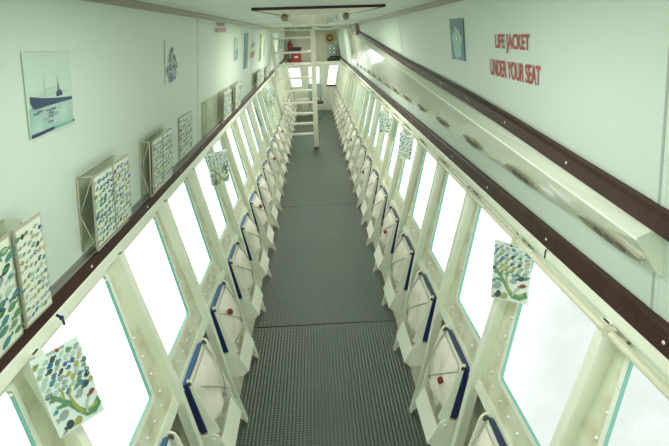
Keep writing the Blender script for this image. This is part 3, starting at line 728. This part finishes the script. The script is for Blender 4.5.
# ------------------------------------------------------------------ folding seats and life jackets
def seat_meshes(s):
    """meshes of one folded seat; origin at hull frame k, x measured from the centre line"""
    out = {}
    YA, YB2 = .082, .405
    # cushion, thin slab facing the window
    b = MB()
    def prof(y, g=0): return [Vector((s * x, y, z)) for x, z in ((.676 - g, .724 - g), (.630 + g, .748 - g), (.572 + g, .452 + g), (.602, .441 + g), (.630 - g * .5, .478), )]
    ys = [YA - .004, YA + .010, (YA + YB2) / 2, YB2 - .010, YB2 + .004]; gs = [.007, 0, -.003, 0, .007]; n = 5
    R_ = [prof(y, g) for y, g in zip(ys, gs)]
    b.faces([p for r in R_ for p in r], [[i * n + k, i * n + (k + 1) % n, (i + 1) * n + (k + 1) % n, (i + 1) * n + k] for i in range(4) for k in range(1, n)], 'navy', False)
    b.faces([p for r in R_ for p in r], [[i * n, i * n + 1, (i + 1) * n + 1, (i + 1) * n] for i in range(4)], 'blue' if s < 0 else 'navy', False)
    b.poly(R_[0][::-1], 'navy'); b.poly(R_[-1], 'navy')
    out['cushion'] = b
    # pan behind the cushion
    b = MB(); b.prism([Vector((s * x, YA + .010, z)) for x, z in ((.630, .740), (.623, .742), (.566, .452), (.573, .450))], (0, YB2 - YA - .02, 0), 'seat')
    out['seat_pan'] = b
    side = [(.631, .738), (.640, .750), (.638, .762), (.628, .767), (.616, .765), (.603, .755), (.594, .735), (.576, .660), (.550, .560), (.516, .455), (.520, .445), (.574, .446)]
    near = [(.631, .738), (.636, .750), (.632, .758), (.624, .756), (.612, .742), (.600, .705), (.572, .605), (.518, .460), (.521, .448), (.574, .446)]
    for nm, y, pr in (('side_plate', YA, near), ('side_plate_2', YB2 - .008, side)):
        b = MB(); b.prism([Vector((s * x, y, z)) for x, z in pr], (0, .008, 0), 'seat'); 
        out[nm] = b
        a = .635, (.745 if nm == 'side_plate_2' else .735)
    for nm, y in (('bracket', YA - .006), ('bracket_2', YB2 + .003)):
        hx, hz = .552, .418; pr = [(.600, .440)] + [(hx + .032 * cos(a), hz + .032 * sin(a)) for a in [pi / 2 + i * pi / 2.2 / 5 for i in range(6)]] + [(.506, .375), (.478, .312), (.500, .285), (.60, .285), (.640, .33), (.648, .44)]
        b = MB(); b.prism([Vector((s * x, y - .004, z)) for x, z in pr], (0, .008, 0), 'seat'); out[nm] = b
        b = MB(); b.disc((s * hx, y - .004, hz), (0, -1, 0), .011, .004, 'seat', 12); b.disc((s * hx, y - .008, hz), (0, -1, 0), .006, .004, 'steel', 8); out[nm + '_bolt'] = b
    # slanted front board
    b = MB(); b.prism([Vector((s * x, YA - .018, z)) for x, z in ((.466, .322), (.474, .315), (.520, .412), (.512, .419))], (0, .30, 0), 'seat'); out['front_board'] = b
    b = MB(); b.tube([(s * .552, YA + .13, .425), (s * .552, YB2 - .03, .425)], .011, 'seat', 10); b.disc((s * .552, YB2 - .03, .425), (0, 1, 0), .015, .004, 'dark', 12); out['stop_bar'] = b
    b = MB()
    b.prism([Vector((s * x, YB2 - .018, z)) for x, z in ((.608, .738), (.630, .736), (.632, .752), (.622, .760), (.610, .752))], (0, .012, 0), 'dark')
    out['catch'] = b
    b = MB(); b.disc((s * .622, YA, .738), (0, -1, 0), .009, .006, 'dark', 10); out['rivet'] = b
    # cords over the jacket
    b = MB()
    def cord(a, c_, sag):
        a = Vector(a); c_ = Vector(c_); pts = []
        for i in range(9):
            u = i / 8; p = a.lerp(c_, u); p.x -= s * sag * 4 * u * (1 - u); pts.append(p)
        b.tube(pts, .0036, 'cord', 6)
    cord((s * .628, YB2 - .015, .745), (s * .545, YA + .13, .45), .064)
    cord((s * .622, YA + .015, .71), (s * .545, YB2 - .035, .47), .064)
    out['shock_cord'] = b
    return out
def jacket_mesh(s, seed):
    r = random.Random(seed); b = MB(); nu, nv = 9, 9; YA, YB2 = .098, .390; pts = []
    for j in range(nv + 1):
        for i in range(nu + 1):
            u, v = i / nu, j / nv; z = .462 + v * .265; base = .566 + (z - .452) * .179 - .003
            thick = (.062 - .036 * v) * (max(0, 1 - abs(2 * u - 1) ** 3)) ** .5 * (max(0, 1 - abs(2 * v - 1) ** 6)) ** .5
            thick *= 1 + .25 * sin(9 * u + seed) * sin(7 * v) + r.uniform(-.14, .14)
            pts.append(Vector((s * (base - .002 - thick), YA + (YB2 - YA) * u + .012 * sin(5 * v + seed), z)))
    m = len(pts)
    for j in range(nv + 1):
        for i in range(nu + 1):
            u, v = i / nu, j / nv; z = .462 + v * .265; pts.append(Vector((s * (.566 + (z - .452) * .179 - .002), pts[j * (nu + 1) + i].y, z)))
    fs = [[j * (nu + 1) + i, j * (nu + 1) + i + 1, (j + 1) * (nu + 1) + i + 1, (j + 1) * (nu + 1) + i] for j in range(nv) for i in range(nu)]
    fs2 = [[m + k for k in f][::-1] for f in fs]
    edge = [i for i in range(nu + 1)] + [(j) * (nu + 1) + nu for j in range(1, nv + 1)] + [nv * (nu + 1) + i for i in range(nu - 1, -1, -1)] + [j * (nu + 1) for j in range(nv - 1, 0, -1)]
    ne = len(edge); fs3 = [[edge[k], edge[(k + 1) % ne], m + edge[(k + 1) % ne], m + edge[k]] for k in range(ne)]
    b.faces(pts, fs + fs2 + fs3, 'jacket', True)
    return b
def clone(src, parent=None, deep=True):
    c_ = src.copy(); COL.objects.link(c_)
    if parent: c_.parent = parent
    for ch in list(kids.get(src.name, [])):
        clone(ch, c_)
    return c_
kids = {}
def make_seat(s):
    root = empty('folding_seat', (0, 0, 0)); ms = seat_meshes(s); kids[root.name] = []
    objs = {}
    names = {'side_plate_2': 'side_plate', 'bracket_2': 'hinge_bracket', 'bracket': 'hinge_bracket', 'bracket_bolt': 'hinge_bolt', 'bracket_2_bolt': 'hinge_bolt'}
    for nm, b in ms.items():
        par = root
        if nm == 'bracket_bolt': par = objs['bracket']
        if nm == 'bracket_2_bolt': par = objs['bracket_2']
        o = b.build(names.get(nm, nm), par, bevel=.0015 if nm in ('side_plate', 'side_plate_2') else 0)
        objs[nm] = o; kids.setdefault(par.name, []).append(o)
    objs['cushion']['label'] = 'navy blue seat cushion'
    return root
def make_jacket(s, seed, tagged=True):
    o = jacket_mesh(s, seed).build('life_jacket'); 
    mods = o.modifiers.new('sub', 'SUBSURF'); mods.levels = 1; mods.render_levels = 1
    # printed mark and side seam
    kids[o.name] = []
    dz, dy = (0.03, .045) if s < 0 else (-.03, .04)
    if tagged:
        b = MB(); x0 = .538 if s < 0 else .528
        b.prism([Vector((s * (x0 + x), y + dy, z + dz)) for x, y, z in ((.012, .098, .652), (.008, .124, .664), (.0, .130, .644), (.002, .108, .634))], (s * .020, 0, 0), 'redtag')
        tg = b.build('red_tag', o); kids[o.name] = [tg]
    return o
for side, s in SIDE.items():
    src = make_seat(s); jsrc = [make_jacket(s, 3 + q_, q_ == 0) for q_ in range(3)]; used = set()
    num = 0
    for k in range(-2, 19):
        num += 1
        last = k == 18
        y = bay_y(k)
        o = src if k == -2 else clone(src); o.location = (0, y, 0)
        tag(o, 'folded-up white seat with navy cushion, %s from the near end of %s row' % (ORD[num], side), 'folding seat', 'folding seats along the %s side' % side)
        ji = (num * 7 + (s > 0)) % 3
        if ji in used: j = clone(jsrc[ji])
        else: j = jsrc[ji]; used.add(ji)
        j.location = (0, y, 0)
        tag(j, 'cream life jacket%s strapped under %s seat of %s row' % (' with dark red tag' if ji == 0 else '', ORD[num], side), 'life jacket', 'life jackets stowed under the %s seats' % side)

# ------------------------------------------------------------------ light
w = bpy.data.worlds.new('water_light'); scene.world = w; w.use_nodes = True; nt = w.node_tree; bg = nt.nodes['Background']; L = nt.links.new
tc = nt.nodes.new('ShaderNodeTexCoord'); sep = nt.nodes.new('ShaderNodeSeparateXYZ'); L(tc.outputs['Generated'], sep.inputs[0])
n1 = nt.nodes.new('ShaderNodeTexNoise'); n1.inputs['Scale'].default_value = 16; n1.inputs['Detail'].default_value = 8; n1.inputs['Roughness'].default_value = .7; n1.inputs['Distortion'].default_value = .4
L(tc.outputs['Generated'], n1.inputs['Vector'])
mr = nt.nodes.new('ShaderNodeMapRange'); mr.inputs['From Min'].default_value = .38; mr.inputs['From Max'].default_value = .62; mr.inputs['To Min'].default_value = .92; mr.inputs['To Max'].default_value = 1.0
L(n1.outputs['Fac'], mr.inputs['Value'])
# bright to the left and ahead, milky water to the right
def mth(op, a, b_):
    n = nt.nodes.new('ShaderNodeMath'); n.operation = op
    for i, v in enumerate((a, b_)):
        if isinstance(v, (int, float)): n.inputs[i].default_value = v
        else: L(v, n.inputs[i])
    return n.outputs[0]
side_f = mth('SUBTRACT', sep.outputs['X'], mth('MULTIPLY', sep.outputs['Y'], .62))
mr2 = nt.nodes.new('ShaderNodeMapRange'); mr2.interpolation_type = 'SMOOTHSTEP'; mr2.inputs['From Min'].default_value = -.35; mr2.inputs['From Max'].default_value = -.02; mr2.inputs['To Min'].default_value = 2.3; mr2.inputs['To Max'].default_value = 1.03
L(side_f, mr2.inputs['Value'])
mr3 = nt.nodes.new('ShaderNodeMapRange'); mr3.interpolation_type = 'SMOOTHSTEP'; mr3.inputs['From Min'].default_value = .25; mr3.inputs['From Max'].default_value = .6; mr3.inputs['To Min'].default_value = 0; mr3.inputs['To Max'].default_value = 2.3
L(side_f, mr3.inputs['Value'])
L(mth('MULTIPLY', mr.outputs['Result'], mth('MAXIMUM', mr2.outputs['Result'], mr3.outputs['Result'])), bg.inputs['Strength'])
bg.inputs['Color'].default_value = (.95, 1, .965, 1)
def area(name, loc, rot, sx, sy, power, col=(1, 1, 1)):
    l = bpy.data.lights.new(name, 'AREA'); l.shape = 'RECTANGLE'; l.size = sx; l.size_y = sy; l.energy = power; l.color = col
    o = bpy.data.objects.new(name, l); COL.objects.link(o); o.location = loc; o.rotation_euler = rot; return o
area('fill_light', (0, -.6, 2.25), (radians(50), 0, 0), .9, .3, 12, (1, 1, .97))  # added fill behind the viewer to brighten the cabin
area('fill_light', (0, 1.3, 2.32), (0, 0, 0), .5, .9, 11, (1, 1, .97))  # added overhead fill, out of view
for y, pw_ in ((4.8, 20), (8.0, 24), (11.2, 24), (13.8, 9)):
    area('fill_light', (0, y, ceil_z(y) - .035), (0, 0, 0), .3, .9, pw_, (1, .99, .93))  # unseen fills added under the ceiling to brighten the cabin

# ------------------------------------------------------------------ camera
f_px, roll, vp = 500., radians(2.1), (311., 32.)
CX, CY = 334.5, 223.
d = Vector((vp[0] - CX, -(vp[1] - CY), -f_px)).normalized()
x = d.x * cos(roll) + d.y * sin(roll); y = -d.x * sin(roll) + d.y * cos(roll); z = d.z
a = asin(-x); p = atan2(y, -z)
Fw = Vector((sin(a) * cos(p), cos(a) * cos(p), -sin(p))); r0 = Vector((cos(a), -sin(a), 0)); u0 = r0.cross(Fw)
ri = r0 * cos(roll) - u0 * sin(roll); up = u0 * cos(roll) + r0 * sin(roll)
cam = bpy.data.cameras.new('camera'); co = bpy.data.objects.new('camera', cam); COL.objects.link(co)
m3 = Matrix((ri, up, -Fw)).transposed(); co.matrix_world = Matrix.Translation((0, 0, H)) @ m3.to_4x4()
cam.sensor_fit = 'HORIZONTAL'; cam.sensor_width = 36; cam.lens = f_px / 669 * 36; cam.clip_start = .02
scene.camera = co
scene.view_settings.view_transform = 'Standard'; scene.view_settings.look = 'None'; scene.view_settings.exposure = 0
scene.cycles.max_bounces = 10; scene.cycles.diffuse_bounces = 6; scene.cycles.transparent_max_bounces = 12
